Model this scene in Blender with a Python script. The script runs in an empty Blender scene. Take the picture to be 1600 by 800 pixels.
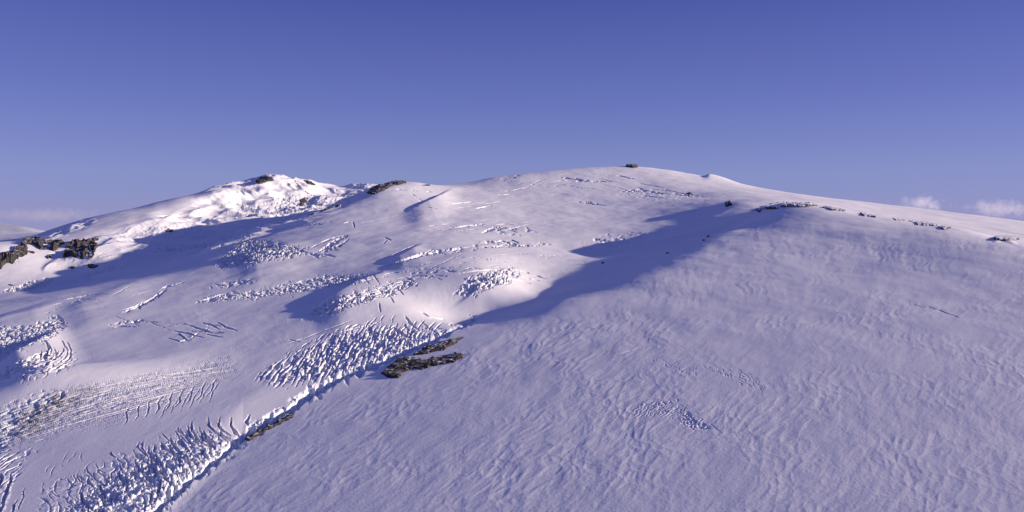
import bpy, math, time
import numpy as np

T0 = time.time()
# ------------------------------------------------------------------ constants
F, CU, HV = 1250.0, 800.0, 350.0         # focal length and horizon in photo pixels (1600 x 800)
GH, GX, GY = 200.2, 0.10, 0.0952       # the near snow slope is close to a plane: z = -GH + GX x + GY y
SUN_EL, SUN_AZ = 12.5, 0.0               # degrees; azimuth 0 = straight from the right, + = from behind the camera
NU, NR = 2000, 1750                      # grid columns (azimuth) and rows (distance)
U0, U1, D0, D1 = -220.0, 1820.0, 330.0, 7000.0

scene = bpy.context.scene
COL = scene.collection
rng = np.random.default_rng(7)

# ------------------------------------------------------------------ noise
def _h(ix, iy, s):
    h = (ix.astype(np.int64) * 374761393 + iy.astype(np.int64) * 668265263 + s * 1442695041) & 0xFFFFFFFF
    h = ((h ^ (h >> 13)) * 1274126177) & 0xFFFFFFFF
    return ((h ^ (h >> 16)) & 0xFFFFFF).astype(np.float32) / 16777216.0

def perlin(x, y, s=0):
    ix, iy = np.floor(x), np.floor(y)
    fx, fy = (x - ix).astype(np.float32), (y - iy).astype(np.float32)
    ix = ix.astype(np.int64); iy = iy.astype(np.int64)
    def g(dx, dy):
        a = _h(ix + dx, iy + dy, s) * 6.2831853
        return np.cos(a) * (fx - dx) + np.sin(a) * (fy - dy)
    wx = fx * fx * fx * (fx * (fx * 6 - 15) + 10); wy = fy * fy * fy * (fy * (fy * 6 - 15) + 10)
    a = g(0, 0); b = g(1, 0); c = g(0, 1); d = g(1, 1)
    return (a + (b - a) * wx + ((c + (d - c) * wx) - (a + (b - a) * wx)) * wy) * 1.5

def fbm(x, y, s=0, n=4, r=0.5, lac=2.03):
    t = 0.0; a = 1.0; tot = 0.0
    for k in range(n):
        t = t + a * perlin(x, y, s + 17 * k); tot += a
        x = x * lac + 5.2; y = y * lac + 1.7; a *= r
    return t / tot

def ridged(x, y, s=0, n=4, r=0.55):
    t = 0.0; a = 1.0; tot = 0.0
    for k in range(n):
        t = t + a * (1 - np.minimum(1, np.abs(perlin(x, y, s + 17 * k)) * 2.2)); tot += a
        x = x * 2.07 + 3.1; y = y * 2.07 + 9.2; a *= r
    return t / tot

def worley(x, y, s=0, jit=0.9):
    """distance to nearest and second feature point, and a random number per cell"""
    ix, iy = np.floor(x).astype(np.int64), np.floor(y).astype(np.int64)
    f1 = np.full(x.shape, 9.0, np.float32); f2 = f1.copy(); cid = np.zeros(x.shape, np.float32)
    for dx in (-1, 0, 1):
        for dy in (-1, 0, 1):
            cx, cy = ix + dx, iy + dy
            px = cx + 0.5 + (_h(cx, cy, s) - 0.5) * jit; py = cy + 0.5 + (_h(cx, cy, s + 5) - 0.5) * jit
            d = np.hypot(px - x, py - y).astype(np.float32)
            near = d < f1
            f2 = np.where(near, f1, np.minimum(f2, d)); cid = np.where(near, _h(cx, cy, s + 9), cid); f1 = np.where(near, d, f1)
    return f1, f2, cid

def sstep(a, b, x):
    t = np.clip((x - a) / (b - a), 0, 1); return t * t * (3 - 2 * t)

# ------------------------------------------------------------------ the lie of the land: surveyed points (bearing, elevation, distance)
PTS = []
def P(*a):
    for p in a: PTS.append(p)
def slope_d(u, v): return GH / ((v - HV) / F + GX * (u - CU) / F + GY)
# near slope
RIM = [(-400, 1150), (-100, 980), (120, 875), (260, 800), (380, 680), (480, 625), (600, 580), (740, 518), (880, 470), (1000, 440), (1100, 388), (1170, 345)]
def rim_v(u): return np.interp(u, [r[0] for r in RIM], [r[1] for r in RIM])
for u in (-200, 0, 200, 350, 500, 650, 800, 950, 1100, 1250, 1400, 1550, 1700, 1900):
    for v in (380, 420, 480, 550, 630, 720, 820, 940, 1080, 1250):
        if u < 1170 and v < rim_v(u) + 14: continue
        if u >= 1170 and v < np.interp(u, [1170, 1250, 1600, 1900], [350, 345, 395, 430]): continue
        P((u, v, slope_d(u, v)))
for u, v in RIM[3:-2]: P((u, v, slope_d(u, v)))
# crest of the near slope, the dip behind it
for u, v, d in ((1170, 333, 1850), (1235, 320, 1800), (1300, 326, 1660), (1400, 342, 1500), (1500, 356, 1310), (1600, 374, 1132), (1750, 396, 1000), (1900, 415, 900)):
    P((u, v, d))
    if u > 1200: P((u, v + 7, d * 1.16))
P((1250, 312, 2600), (1350, 326, 2500), (1450, 340, 2350), (1600, 364, 2050), (1800, 385, 1900), (1150, 318, 2300))
# the valley under the near slope
for y_, ur, vr, ub, vb in ((1132, 1020, 430, 700, 500), (1226, 1060, 409, 780, 470), (1338, 1100, 388, 860, 440), (1442, 1125, 372, 900, 421), (1524, 1142, 361, 922, 410), (1720, 1160, 351, 950, 397)):
    P((ur + 25, HV + F * (GH / y_ - GX * (ur + 25 - CU) / F - GY), y_), (ur, vr, y_))
    for f_ in (.2, .5, .8): P((ur + (ub - ur) * f_, vr + (vb - vr) * f_ * (1.06 if f_ < .7 else 1.0), y_))
    P((ub, vb, y_ * (0.945 if ub < 800 else 1)))
P((760, 503, 1000), (985, 376, 1900), (1015, 358, 2080), (1110, 330, 2300))
# glacier: close to a second plane that meets the near slope at its rim
def glac_d(u, v): return 210.2 / ((v - HV) / F + 0.08 * (u - CU) / F + 0.105)
for u, v in ((0, 800), (130, 800), (0, 700), (150, 700), (300, 690), (0, 600), (200, 600), (350, 600), (-200, 800), (-200, 650), (-200, 520), (-200, 1000), (0, 950), (450, 590), (560, 540), (100, 540), (300, 540), (450, 520),
             (0, 500), (200, 500), (400, 500), (600, 495), (100, 470), (250, 455), (400, 440), (550, 440), (700, 440), (770, 430), (400, 405), (600, 405), (770, 400), (630, 480)):
    P((u, v, glac_d(u, v)))
P((500, 370, 2020), (700, 365, 1950), (830, 385, 1780), (900, 360, 2150), (600, 330, 2550), (800, 320, 2800), (950, 330, 2650), (1050, 310, 2900), (1000, 285, 3450), (850, 290, 3350), (700, 305, 3000), (1150, 300, 3000), (1250, 306, 3100), (1400, 326, 2900))
# spur edge, the trough behind it
P((0, 470, 1750), (160, 443, 1850), (227, 428, 1900), (276, 413, 1980), (325, 397, 2060), (384, 379, 2180), (450, 357, 2350), (530, 325, 2650), (585, 298, 2900))
P((-150, 470, 2150), (0, 455, 2150), (91, 449, 2200), (146, 428, 2450), (182, 418, 2500), (227, 393, 2800), (325, 391, 2500))
P((400, 362, 2450), (440, 347, 2600), (486, 332, 2750), (530, 317, 2920), (575, 296, 3150))          # brink of the spur
P((400, 370, 2900), (440, 358, 3150), (486, 346, 3400), (530, 333, 3700), (575, 312, 4100))          # hidden behind it
# left mountain: a long ridge running away to the right, its flank turned to the sun
P((-150, 440, 2350), (-150, 415, 2450), (0, 425, 2420), (100, 418, 2550), (0, 388, 2600), (80, 384, 2800), (140, 392, 2700), (240, 368, 3080), (300, 380, 2950), (300, 350, 3550), (380, 345, 3600), (380, 325, 4050), (440, 325, 4150), (480, 318, 4500), (350, 303, 4150), (430, 292, 4700), (520, 300, 4950), (555, 302, 4900))
P((60, 381, 2780), (110, 373, 2950), (190, 352, 3200), (240, 338, 3400), (300, 319, 3800))
SKY = [(-200, 420, 2900), (0, 384, 3100), (60, 365, 3400), (140, 341, 3750), (200, 328, 4000), (300, 305, 4300), (360, 289, 4550), (430, 275, 4850), (490, 288, 5050), (540, 292, 5300), (580, 291, 5300),
       (622, 284, 3250), (680, 290, 3400), (780, 276, 3650), (860, 267, 3850), (920, 262, 3950), (980, 260, 4000), (1050, 267, 3950), (1150, 285, 3850), (1250, 304, 3700), (1400, 321, 3550), (1500, 333, 3400), (1600, 346, 3250), (1800, 370, 3000)]
for u, v, d in SKY:
    P((u, v, d), (u, v + 4, d * 1.1), (u, v + 14, d * 1.25))
for u in range(-200, 1900, 200): P((u, 365, 7000))
pts = np.array(PTS, float)
_c = np.stack([pts[:, 0] / 450.0, np.log(pts[:, 2]) * 2.2], 1)
def _k(r2): return np.where(r2 > 0, r2 * np.log(np.maximum(r2, 1e-12)), 0.0)
def _d2(a, b): return ((a[:, None, :] - b[None, :, :]) ** 2).sum(-1)
n = len(pts)
A = np.zeros((n + 3, n + 3)); A[:n, :n] = _k(_d2(_c, _c)) + np.eye(n) * 0.004
A[:n, n] = 1; A[:n, n + 1:] = _c; A[n:, :n] = A[:n, n:].T
_w = np.linalg.solve(A, np.concatenate([pts[:, 1], np.zeros(3)]))
def tps(u, d):
    q = np.stack([u / 450.0, np.log(d) * 2.2], 1)
    out = np.empty(len(q))
    for i in range(0, len(q), 20000):
        s = q[i:i + 20000]; out[i:i + 20000] = _k(_d2(s, _c)) @ _w[:n] + _w[n] + s @ _w[n + 1:]
    return out
CU_N, CL_N = 260, 360
cu = np.linspace(U0, U1, CU_N); cl = np.linspace(math.log(D0), math.log(D1), CL_N)
gu, gl = np.meshgrid(cu, cl)
VC = tps(gu.ravel(), np.exp(gl.ravel())).reshape(gu.shape)      # rows = distance, columns = bearing

def interp_matrix(x, x0, x1, m):
    """Catmull-Rom weights of positions x on a uniform grid of m nodes, as (indices, weights)"""
    t = np.clip((x - x0) / (x1 - x0) * (m - 1), 0, m - 1 - 1e-6); i = np.floor(t).astype(int); f = t - i
    w = np.stack([-0.5 * f + f * f - 0.5 * f ** 3, 1 - 2.5 * f * f + 1.5 * f ** 3, 0.5 * f + 2 * f * f - 1.5 * f ** 3, -0.5 * f * f + 0.5 * f ** 3], -1)
    idx = np.clip(np.stack([i - 1, i, i + 1, i + 2], -1), 0, m - 1)
    return idx, w
def sample_sep(G, u, l):            # separable: all u against all l
    iu, wu = interp_matrix(u, U0, U1, CU_N); il, wl = interp_matrix(l, math.log(D0), math.log(D1), CL_N)
    H = sum(G[il[:, k], :] * wl[:, k, None] for k in range(4))
    return sum(H[:, iu[:, k]] * wu[None, :, k] for k in range(4))
def base_v(u, d):                   # scattered
    u = np.asarray(u, float); l = np.log(np.asarray(d, float))
    iu, wu = interp_matrix(u, U0, U1, CU_N); il, wl = interp_matrix(l, math.log(D0), math.log(D1), CL_N)
    out = 0
    for a in range(4):
        for b in range(4): out = out + VC[il[..., a], iu[..., b]] * wl[..., a] * wu[..., b]
    return out

# rows: closer together where the ground is seen at a steeper angle
run = np.minimum.accumulate(VC, 0)
vis = (VC <= run + 0.5)
dv = np.abs(np.gradient(VC, axis=0)) * vis
dens = dv.mean(1) + 0.6 * np.percentile(dv, 90, axis=1) + 0.10
dens += 0.55 * ((np.exp(cl) > 2500) & (np.exp(cl) < 5600)) * dens.mean()
dens = np.convolve(np.pad(dens, 6, mode='edge'), np.ones(13) / 13, 'valid')
cum = np.concatenate([[0], np.cumsum((dens[1:] + dens[:-1]) / 2)]); cum /= cum[-1]
L = np.interp(np.linspace(0, 1, NR), cum, cl); U = np.linspace(U0, U1, NU)
Yr = np.exp(L)
V = np.ascontiguousarray(sample_sep(VC, U, L))
Y = np.repeat(Yr[:, None], NU, 1)
X = (U[None, :] - CU) / F * Y
Z = -(V - HV) / F * Y
UU = np.repeat(U[None, :], NR, 0)
print('base', time.time() - T0)

# ------------------------------------------------------------------ relief: crevasses, icefalls, steps, wind-packed snow
RUN = np.minimum.accumulate(V, 0)
VIS = V <= RUN + 1.0
ZB = Z.copy()                                   # smooth ground
FIELD = np.zeros(Z.shape, np.int16)             # which icefall a vertex belongs to
ICE = np.zeros(Z.shape, np.float32)             # bare ice and grit showing through the snow
DIRT = np.zeros(Z.shape, np.float32)

ALLG = [False]
def box(u0, v0, u1, v1, d0=0, d1=1e9):
    """flat indices of the seen ground whose bearing and elevation fall in a window"""
    j0, j1 = max(0, int((u0 - U0) / (U1 - U0) * (NU - 1))), min(NU, int((u1 - U0) / (U1 - U0) * (NU - 1)) + 2)
    i0, i1 = np.searchsorted(Yr, d0), np.searchsorted(Yr, d1)
    m = (V[i0:i1, j0:j1] > v0) & (V[i0:i1, j0:j1] < v1) & (VIS[i0:i1, j0:j1] | ALLG[0])
    a, b_ = np.nonzero(m)
    return (a + i0) * NU + (b_ + j0)
def seg_dist(u, v, pl):
    """unsigned distance to a polyline, side (+ = right hand when walking it), and position along it 0..1"""
    pl = np.asarray(pl, float); best = np.full(u.shape, 1e9); side = np.zeros(u.shape); tt = np.zeros(u.shape)
    sl_ = np.hypot(*np.diff(pl, axis=0).T); tot = sl_.sum(); acc = 0
    for k in range(len(pl) - 1):
        (ax, ay), (bx, by) = pl[k], pl[k + 1]; dx, dy = bx - ax, by - ay; L2 = dx * dx + dy * dy
        t = np.clip(((u - ax) * dx + (v - ay) * dy) / L2, 0, 1); px, py = u - ax - t * dx, v - ay - t * dy
        d = np.hypot(px, py); m = d < best
        best = np.where(m, d, best); side = np.where(m, np.sign(dx * py - dy * px), side); tt = np.where(m, (acc + t * sl_[k]) / tot, tt); acc += sl_[k]
    return best, side, tt
def inside(u, v, poly):
    poly = np.asarray(poly, float); c = np.zeros(u.shape, bool); j = len(poly) - 1
    for i in range(len(poly)):
        (xi, yi), (xj, yj) = poly[i], poly[j]
        if yi != yj: c ^= ((yi > v) != (yj > v)) & (u < (xj - xi) * (v - yi) / (yj - yi) + xi)
        j = i
    return c
def poly_mask(poly, soft, d0=0, d1=1e9, wobble=1.0, full=True):
    p = np.asarray(poly, float); s = soft + 3
    ii = box(p[:, 0].min() - s, p[:, 1].min() - s, p[:, 0].max() + s, p[:, 1].max() + s, d0, d1)
    if len(ii) and not ALLG[0] and full:
        yv_ = Y.ravel()[ii]; ALLG[0] = True; ii = box(p[:, 0].min() - s, p[:, 1].min() - s, p[:, 0].max() + s, p[:, 1].max() + s, max(d0, yv_.min() * .99), min(d1, yv_.max() * 1.01)); ALLG[0] = False
    u, v = UU.ravel()[ii], V.ravel()[ii]
    wob = perlin(u / 9.0, v / 6.0, 3) * min(soft * 0.8, 7) * wobble
    d, _, _ = seg_dist(u, v, np.vstack([p, p[:1]])); sd_ = np.where(inside(u, v, p), d, -d) + wob
    m = sstep(-soft * 0.5, soft, sd_); k = m > 0
    return ii[k], m[k].astype(np.float32), u[k], v[k]
Zf, Xf, Yf, Uf, Vf = Z.reshape(-1), X.reshape(-1), Y.reshape(-1), UU.reshape(-1), V.reshape(-1)
ZBf, FIELDf, ICEf, DIRTf = ZB.reshape(-1), FIELD.reshape(-1), ICE.reshape(-1), DIRT.reshape(-1)
PXM = Yf / F                                    # metres covered by one photo pixel

def step(pl, h, wr, wl, lead=14, d0=0, d1=1e9, taper=0.38, rough=0.0):
    """a brow: rises gently from the right side (over wr px), drops over wl px on its left side; the line is walked downhill"""
    p = np.asarray(pl, float); s = max(wr * 2, wl) + 6
    ALLG[0] = True; ii = box(p[:, 0].min() - s, p[:, 1].min() - s, p[:, 0].max() + s, p[:, 1].max() + s, d0, d1)
    ALLG[0] = False; u, v = Uf[ii], Vf[ii]
    wb = perlin(u / 14, v / 9, 31) * rough
    d, side, t = seg_dist(u, v, pl); s_ = d * side + wb
    q0, q1 = p[0], p[-1]; cx, cy = q1 - q0; t = np.clip(((u - q0[0]) * cx + (v - q0[1]) * cy) / (cx * cx + cy * cy), 0, 1)
    e = sstep(0, taper, t) * sstep(0, taper, 1 - t)
    hh = 0.55 * (np.interp(t, np.linspace(0, 1, len(h)), h) if np.ndim(h) else h)
    g_ = np.where(s_ <= 0, 1 - sstep(0, 2 * wr, -s_), 1 - sstep(0, wl, s_))
    Zf[ii] += (hh * e * g_).astype(np.float32)
def crack(pl, width, depth, lip=0.0, d0=0, d1=1e9):
    width = width * (0.8 if pl[0][1] > 500 else 0.62); depth = depth * (0.9 if pl[0][1] > 500 else 0.6); lip = lip * (1 if pl[0][1] > 500 else 0.5)
    p = np.asarray(pl, float); s = width * 2 + 3
    ii = box(p[:, 0].min() - s, p[:, 1].min() - s, p[:, 0].max() + s, p[:, 1].max() + s, d0, d1)
    if not len(ii): return
    u, v = Uf[ii], Vf[ii]
    u = u + perlin(u / 11, v / 8, 8) * 1.5; v = v + perlin(u / 15, v / 9, 12) * 0.8
    d, side, t = seg_dist(u, v, pl); w_ = width * (0.2 + 0.8 * np.sin(np.pi * np.clip(t, 0.02, 0.98)) ** 0.8) * (0.85 + 0.3 * perlin(t * 4 + pl[0][0], t * 0 + 3.3, 5))
    g_ = 1 - sstep(0.35, 1.0, d / np.maximum(w_, 0.3))
    e = sstep(0, 0.22, t) * sstep(0, 0.22, 1 - t) * (1 - 0.75 * sstep(0.1, 0.45, perlin(u / 9 + pl[0][0], v / 6, 19)))
    Zf[ii] -= (g_ * depth * e).astype(np.float32)
    if lip: Zf[ii] += (np.exp(-((d - w_ * 1.3) / (w_ * 0.8)) ** 2) * lip * 0.5 * e * (side < 0)).astype(np.float32)
arng = np.random.default_rng(5)
def arcs(path, n_, length, lean, bend, width, depth, spread=5, lip=0.6):
    """a family of separate curved crevasses strung along a path"""
    p = np.asarray(path, float); sl_ = np.hypot(*np.diff(p, axis=0).T); cs = np.concatenate([[0], np.cumsum(sl_)]) / sl_.sum()
    for k in range(n_):
        t = (k + 0.5 + arng.uniform(-.35, .35)) / n_; x0 = np.interp(t, cs, p[:, 0]) + arng.normal() * spread * .5; y0 = np.interp(t, cs, p[:, 1]) + arng.normal() * spread * .6
        ln = length * arng.uniform(.55, 1.35); an_ = math.radians(lean + arng.normal() * 9); bd = bend * arng.uniform(.5, 1.4)
        q = []
        for s_ in np.linspace(-1, 1, 6): q.append((x0 + math.cos(an_) * s_ * ln / 2 - math.sin(an_) * bd * (1 - s_ * s_), y0 - math.sin(an_) * s_ * ln / 2 - math.cos(an_) * bd * (1 - s_ * s_) * .6))
        crack(q, width * arng.uniform(.7, 1.2), depth * arng.uniform(.7, 1.2), lip * arng.uniform(.5, 1.2))
fid = [0]
def rot(x, y, a):
    c, s = math.cos(math.radians(a)), math.sin(math.radians(a)); return x * c + y * s, -x * s + y * c
def seracs(poly, size, amp, ang=0, asp=1.0, soft=7, gap=0.22, seed=0, d0=0, d1=1e9, ice=0.25, tilt=0.6, smooth=0.0, field=None, gain=None):
    """broken ice: blocks of size (m), turned by ang, stretched by asp along it, with open gaps"""
    ii, m, u, v = poly_mask(poly, soft, d0, d1)
    x, y = Xf[ii], Yf[ii]
    wx = fbm(x / size / 2.2, y / size / 2.2, seed + 3, 2) * size * 0.75; wy = fbm(x / size / 2.2, y / size / 2.2, seed + 9, 2) * size * 0.75
    a, b_ = rot(x + wx, y + wy, ang); a = a / (size * asp); b_ = b_ / size
    f1, f2, cid = worley(a, b_, seed)
    e = f2 - f1
    f1b, f2b, cb = worley(a * 2.3 + 7, b_ * 2.1 + 3, seed + 40)
    top = (cid - 0.45) + tilt * (perlin(a * 1.3, b_ * 1.3, seed + 2)) + 0.3 * (cb - 0.5) * sstep(0.05, 0.2, f2b - f1b)
    mm = np.clip(m * 1.25 - 0.3 + 0.45 * perlin(x / size / 7, y / size / 7, seed + 90), 0, 1)      # how broken it is here
    lim = np.clip(gap * (0.25 + 0.85 * mm), 0.02, 1)
    opened = sstep(-0.1, 0.25, perlin(a * 0.9, b_ * 0.9, seed + 55) + mm * 1.5 - 0.45)
    wall = 1 - (1 - sstep(lim * 0.45, lim, e)) * opened
    lim2 = lim * 0.8; wall2 = 1 - (1 - sstep(lim2 * 0.4, lim2, f2b - f1b)) * sstep(0.35, 0.8, mm) * sstep(-.1, .3, perlin(a * 1.7, b_ * 1.7, seed + 56))
    top = ((cid - 0.45) * 0.6 + tilt * 0.42 * perlin(a * 1.1, b_ * 1.1, seed + 2) + 0.25 * (cb - 0.5)) * mm + 0.12 * fbm(a * 3.1, b_ * 3.1, seed + 4, 3) * mm
    wall = wall * (0.35 + 0.65 * wall2)
    h = top * wall - (1 - wall) * (1.25 + 0.5 * cid) * (0.3 + 0.7 * mm)
    if smooth: h = h * (1 - smooth) + smooth * fbm(a * 0.6, b_ * 0.6, seed + 71, 3) * 1.8 * m
    m = np.minimum(1, m * 2)
    g_ = 1.0 if gain is None else gain(u, v)
    Zf[ii] += (0.5 * amp * h * m * g_).astype(np.float32)
    ICEf[ii] = np.maximum(ICEf[ii], ice * m * (1 - wall))
    fid[0] += 1
    if field is not None: FIELDf[ii[m > 0.35]] = field
def strip_poly(pl, w_):
    p = np.asarray(pl, float); t = np.gradient(p, axis=0); t /= np.hypot(t[:, 0], t[:, 1])[:, None]; nn = np.stack([-t[:, 1], t[:, 0]], 1); k = np.sin(np.linspace(.25, math.pi - .25, len(p)))[:, None] * w_ * .5
    return [tuple(q) for q in p + nn * k] + [tuple(q) for q in (p - nn * k)[::-1]]
def broken(pl, w_, size, amp, ang=20, seed=0, **k):
    """a narrow line of tumbled ice along a crevasse lip"""
    seracs(strip_poly(pl, w_), size, amp, ang, 2.0, soft=2.2, gap=.35, seed=seed, ice=.2, **k)
def furrows(poly, wl, depth, ang=0, soft=7, seed=0, d0=0, d1=1e9, duty=0.35, warp=0.8, cross=0.4, ice=0.15, field=None, stretch=6, lean=None):
    """long open crevasses side by side: wavelength wl (m), running along ang"""
    ii, m, u, v = poly_mask(poly, soft, d0, d1)
    x, y = Xf[ii], Yf[ii]
    a, b_ = rot(x, y, ang)
    b_ = b_ + fbm(a / wl / stretch, b_ / wl / 3, seed + 5, 3) * wl * warp * 2
    k = b_ / wl; row = np.floor(k); fr = k - row
    on = perlin(a / wl / stretch * 1.6 + _h(row, row * 0, seed) * 50, row * 7.3, seed + 1)        # each furrow comes and goes
    mm = np.clip(m * 1.3 - 0.25 + 0.4 * perlin(x / wl / 9, y / wl / 9, seed + 90), 0.0, 1)
    wid = duty * np.clip(0.5 + on * 1.2, 0, 1.15) * (0.3 + 0.7 * mm)
    tri = np.abs(fr - 0.5) * 2
    c_ = 1 - sstep(wid * 0.45, np.maximum(wid, 0.02), 1 - tri)
    f1, f2, cid = worley(a / wl / (0.45 * stretch), k, seed + 8)
    hh = -depth * c_ * (0.35 + 0.65 * mm) * sstep(0.03, 0.1, wid) + depth * cross * (cid - 0.5) * mm ** 2 + depth * 0.2 * mm * fbm(a / wl, b_ / wl, seed + 77, 2)
    Zf[ii] += (hh * m).astype(np.float32)
    ICEf[ii] = np.maximum(ICEf[ii], ice * m * c_)
    if field is not None: FIELDf[ii[m > 0.35]] = field

def d_at(u, v, d0=0):
    """distance at which the smooth ground is first seen at (u, v)"""
    ds = np.exp(np.linspace(math.log(max(D0, d0)), math.log(D1), 1200)); vv = base_v(np.full(1200, float(u)), ds)
    k = np.nonzero(vv <= v)[0]; return ds[k[0]] if len(k) else ds[-1]
def ang_of(u, v, du, dv, d0=0):
    """compass angle on the ground of a line seen running from (u, v) by (du, dv)"""
    a, b_ = d_at(u, v, d0), d_at(u + du, v + dv, d0)
    return math.degrees(math.atan2(b_ - a, (u + du - CU) / F * b_ - (u - CU) / F * a))

# ---- gentle undulation of the whole glacier, stronger away from the near slope
gm = np.clip((rim_v(UU) - V) / -40, -1, 0)      # -1 on the near slope
lit = (V > rim_v(UU)) & (Y < 1900)
und = fbm(X / 260, Y / 330, 60, 4, 0.45) * 5.0 * sstep(700, 1600, Y) + fbm(X / 70, Y / 110, 61, 3) * 0.9 * sstep(400, 900, Y)
Z += und.astype(np.float32)

Z -= (0.030 * 400 * np.log(np.cosh(np.clip((X - 150) / 400, -4, 4))) * sstep(1500, 800, Y) * sstep(rim_v(UU) - 60, rim_v(UU) + 10, V)).astype(np.float32)
k_ = np.exp(-((Y - 3880) / 150) ** 2) * sstep(1096, 1110, UU) * sstep(1164, 1112, UU); Z += (17 * k_).astype(np.float32)
# ---- brows whose far side lies in shadow (walked from the uphill end down)
M0 = 2900; MD = 2150
step([(640, 425), (600, 432), (560, 448), (520, 470), (478, 494)], [6, 12, 16, 17, 11], 34, 9)
step([(716, 292), (700, 302), (680, 314), (655, 326), (620, 340)], [8, 18, 23, 17, 6], 24, 6, d0=2000)
step([(672, 380), (650, 388), (628, 400), (600, 418)], [3, 7, 7, 3], 20, 5)
step([(830, 418), (790, 424), (760, 440), (735, 465), (698, 490)], [3, 5, 6, 5, 3], 24, 8)
step([(112, 505), (80, 530), (45, 553), (-20, 590)], [6, 16, 22, 24], 40, 11)
step([(110, 470), (60, 487), (10, 500), (-60, 520)], [4, 8, 10, 10], 34, 12)
step([(260, 428), (200, 452), (140, 475), (60, 500)], [3, 6, 8, 5], 30, 14)
step([(500, 376), (450, 385), (400, 398), (345, 412)], [4, 10, 14, 8], 30, 9)
# bright swell at lower left: a back that turns its flank to the sun
ii, m, u, v = poly_mask([(-200, 650), (-60, 630), (60, 585), (200, 562), (360, 535), (440, 550), (400, 592), (330, 630), (250, 670), (150, 700), (0, 720), (-200, 780)], 46, wobble=0)
sw = np.exp(-((v - np.interp(u, [-60, 60, 200, 360, 420], [622, 608, 588, 562, 558])) / 40.0) ** 2)
Zf[ii] += (30 * sw * sstep(400, 30, u) * m).astype(np.float32)
# left mountain: sunlit bowl flank and buttresses

for pl, h_, wr_, wl_, dd_ in (([(1166, 328), (1190, 322), (1225, 317), (1268, 319)], 5.5, 10, 4, 2100), ([(1284, 323), (1300, 321), (1322, 327)], 3, 6, 3, 1900), ([(1335, 328), (1352, 329), (1372, 335)], 3, 6, 3, 1900), ([(1425, 346), (1447, 345), (1470, 351)], 2.5, 6, 3, 1900), ([(1548, 373), (1567, 369), (1592, 375)], 2.5, 6, 3, 1800)):
    step(pl, h_, wr_, wl_, d1=dd_, taper=.3)
ALLG[0] = True
ii, m, u, v = poly_mask([(70, 420), (90, 385), (150, 362), (230, 345), (300, 318), (380, 250), (500, 240), (600, 290), (570, 306), (470, 350), (330, 395), (200, 405)], 16, MD, wobble=0)
Zf[ii] += (m * (fbm(Xf[ii] / 300, Yf[ii] / 420, 87, 3, .42) * 34 + (ridged(Xf[ii] / 210, Yf[ii] / 420, 88, 2, .4) - .5) * 18 + fbm(Xf[ii] / 48, Yf[ii] / 620, 94, 3) * 2.4 + (ridged(Yf[ii] / 190 + 0.9 * fbm(Xf[ii] / 260, Yf[ii] / 300, 96, 2), Xf[ii] / 420, 97, 3, .5) - .5) * 24 * sstep(150, 330, u) + ridged(Xf[ii] / 60, Yf[ii] / 75, 98, 3, .6) * 5 * sstep(.05, .4, perlin(Xf[ii] / 260, Yf[ii] / 340, 99)))).astype(np.float32)
ALLG[0] = False
V[:] = (HV - F * Z / Y).astype(V.dtype); RUN[:] = np.minimum.accumulate(V, 0); VIS[:] = V <= RUN + 1.0

# ---- bergschrund and broken edge under the near slope
RL = [(228, 815), (262, 780), (300, 748), (340, 716), (395, 672), (450, 641), (500, 606), (545, 583), (585, 572), (640, 545), (700, 520), (745, 500)]
p = np.asarray(RL, float); ii = box(200, 480, 780, 830); u, v = Uf[ii], Vf[ii]
wb = fbm(u / 26, v / 20, 90, 3) * 7
d, side, t = seg_dist(u, v, RL); s_ = -(d * side + wb)       # + = glacier side
wid = np.interp(t, [0, 0.35, 0.6, 0.85, 1], [6.5, 5.5, 7, 4.5, 2.5]) * (0.75 + 0.6 * perlin(u / 9, v / 9, 95))
tr = np.exp(-(s_ / wid) ** 2)
blk = worley(u / 11, v / 8, 93)[2]
Zf[ii] -= (tr * np.interp(t, [0, .3, .6, .85, 1], [5.5, 6, 7, 5.5, 2.5]) * (0.45 + blk)).astype(np.float32)
ICEf[ii] = np.maximum(ICEf[ii], 0.6 * tr)
RB = [(a, b) for a, b in RL]
poly = [(a - 4, b - 11) for a, b in RL] + [(a + 1, b + 1) for a, b in RL[::-1]]
seracs(poly, 4.2, 2.3, ang_of(450, 640, 10, -7), 1.5, soft=6, gap=0.42, seed=11, ice=0.35, field=1, gain=lambda u, v: 0.1 + 0.8 * sstep(-.2, .4, perlin(u / 17, v / 14, 13)))

# ---- icefall at the foot (lower left of the near slope)
seracs([(60, 830), (110, 775), (175, 735), (240, 700), (290, 678), (335, 672), (370, 680), (385, 690), (345, 722), (300, 755), (262, 790), (225, 830)], 4.4, 1.2,
       ang_of(250, 730, 10, 14), 3.4, soft=34, gap=.30, seed=21, ice=0.35, field=2)
for pl, w_ in (([(325, 650), (326, 665), (337, 677), (357, 686), (376, 690)], 2.6), ([(344, 650), (341, 665), (350, 675), (362, 682)], 2.4), ([(361, 649), (360, 665), (368, 677), (378, 684)], 3.2),
           ([(391, 647), (385, 659), (391, 671)], 4.0), ([(300, 658), (299, 672), (310, 688), (322, 697)], 2.4), ([(292, 664), (297, 680), (311, 694)], 2.4), ([(316, 672), (322, 682), (340, 694)], 2.4),
           ([(278, 682), (292, 700), (303, 712)], 2.4), ([(240, 704), (250, 722), (262, 738)], 2.8), ([(262, 690), (270, 706), (284, 722)], 2.8), ([(270, 740), (262, 765), (268, 790)], 5.0), ([(210, 716), (222, 738), (232, 752)], 2.6),
           ([(285, 700), (296, 722), (300, 738)], 3), ([(253, 745), (246, 770), (240, 790)], 4)):
    crack(pl, w_, 4.5, 0.8)
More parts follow.
